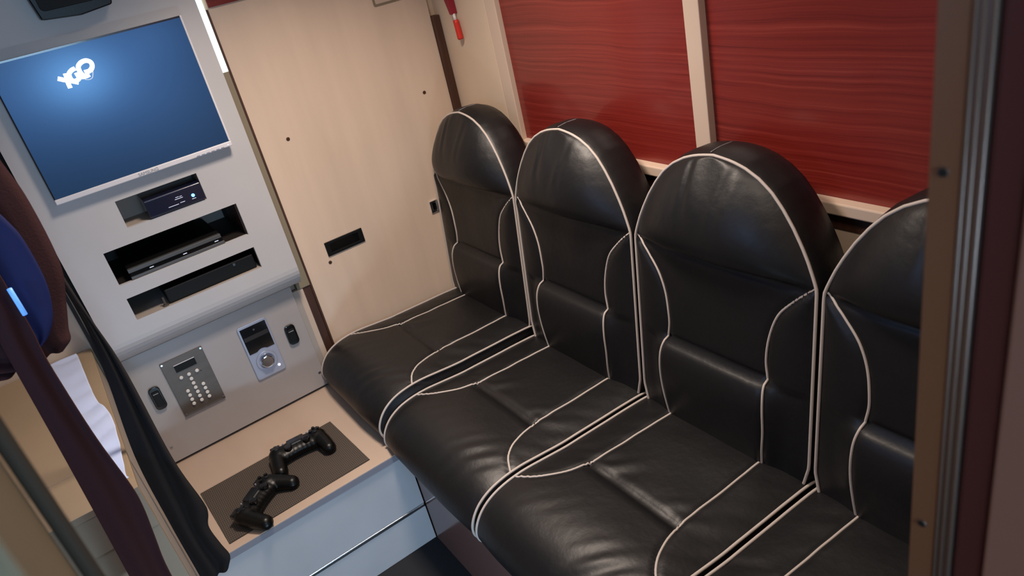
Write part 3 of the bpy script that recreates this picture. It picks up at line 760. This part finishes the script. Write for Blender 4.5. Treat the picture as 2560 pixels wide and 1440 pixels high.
cloth('lining', 'blue_cloth', cu, cz([(-.30, .06), (-.26, .15), (-.20, .22), (-.16, .28), (-.12, .325), (-.103, .338)]),
      cz([(-.10, .09), (-.078, .155), (-.066, .19), (-.061, .219), (-.0625, .2715), (-.073, .31), (-.088, .332), (-.100, .340)]), YC-.016, fold=.003, freq=2)
cloth('tail', 'maroon', cu, cz([(-.128, .15), (-.126, .24), (-.133, .319), (-.140, .488), (-.150, .708), (-.155, .80)]),
      cz([(-.0995, .15), (-.0985, .235), (-.0985, .31), (-.101, .361), (-.0985, .474), (-.0920, .560), (-.0925, .60), (-.0985, .650), (-.1050, .705), (-.108, .80)]), YC-.030, fold=.004, freq=1.5)
bm = B(); a_ = Vector((-.0995*1.21, 1.21, 1.52-.2660*1.21)); b_ = Vector((-.0990*1.21, 1.21, 1.52-.3020*1.21)); tube(bm, [a_, a_.lerp(b_, .5), b_], .0035, 8); obj('light_bar', bm, mat('blue_glint', (120, 180, 255), .3, emit=(90, 150, 240), emit_str=.8), cu, smooth=True, label='short glowing pale blue bar')  # reflected highlight built as a small emissive bar
cb = thing('black_curtain', 'narrow black cloth hanging between the bench and the step', 'curtain', (-.09, 1.455, .37))
k = 1.455/1.5
def kz(L): return [(max(-.112, a*k), 1.52-(1.52-b)*k) for a, b in L]
cloth('drape', 'black_cloth', cb, kz([(-.110, 1.90), (-.098, 1.40), (-.073, 1.068), (-.084, .905), (-.111, .702), (-.128, .52), (-.131, .385), (-.125, .335)]),
      kz([(-.075, 1.90), (-.078, 1.40), (-.066, 1.066), (-.053, .900), (-.054, .700), (-.051, .62), (-.041, .530), (-.043, .500), (-.055, .467), (-.050, .410), (-.045, .372), (-.060, .345)]), 1.455, fold=.006, freq=2, thick=.004)
for x0, x1, y, nm in ((-.52, -.05, YC, 'maroon'), (-.14, -.06, 1.455, 'black')):
    r = B(); tube(r, [(x0, y, CEIL-.010), (x1, y, CEIL-.010)], .005, 8)
    tag(obj('curtain_rail', r, 'steel', smooth=True), 'steel ceiling rail of the %s curtain' % nm, 'rail')

# ------------------------------------------------------------------ lamps (out of frame)
for i, (x, y, p) in enumerate(LAMPS):
    t = thing('ceiling_lamp', ['round warm ceiling lamp above the farther seats', 'round warm ceiling lamp above the nearer seats'][i], 'lamp', (x, y, CEIL-.022), 'round ceiling lamps')
    bm = B(); prism(bm, disc(x, y, .13, 32), CEIL-.012, CEIL-.0005, 'z'); obj('lamp_rim', bm, 'silver', t, bevel=.003)
    bm = B(); prism(bm, disc(x, y, .115, 32), CEIL-.022, CEIL-.0122, 'z'); obj('lamp_diffuser', bm, 'lamp', t, bevel=.003)

ns = thing('neon_light', 'cool white neon tubes on the wall behind the doorway', 'lamp', (.14, -1.045, 1.28))
box('neon_board', 'black', ns, -.20, .48, -1.049, -1.030, 1.28, 1.62, bevel=.004)
for z in (1.34, 1.45, 1.56):
    bm = B(); tube(bm, [(-.12, -1.018, z), (.40, -1.018, z)], .008, 10); obj('neon_tube', bm, 'neon', ns, smooth=True)

ws = thing('wall_screen', 'lit blue screen on the left wall facing the seats', 'screen', (-.748, .80, 1.10))
box('screen_housing', 'black', ws, -.749, -.728, .53, 1.07, 1.11, 1.45, bevel=.004)
box('screen_face', mat('blue_picture', (20, 40, 80), .3, emit=(90, 140, 230), emit_str=2.), ws, -.7279, -.7260, .545, 1.055, 1.125, 1.435)
fl = thing('aisle_light', 'low cool led bar on the aisle floor', 'lamp', (.10, .55, 0))
box('bar_housing', 'steel', fl, -.06, .26, .515, .545, .001, .10, bevel=.002)
box('bar_diffuser', 'neon', fl, -.05, .25, .5452, .5470, .05, .095)
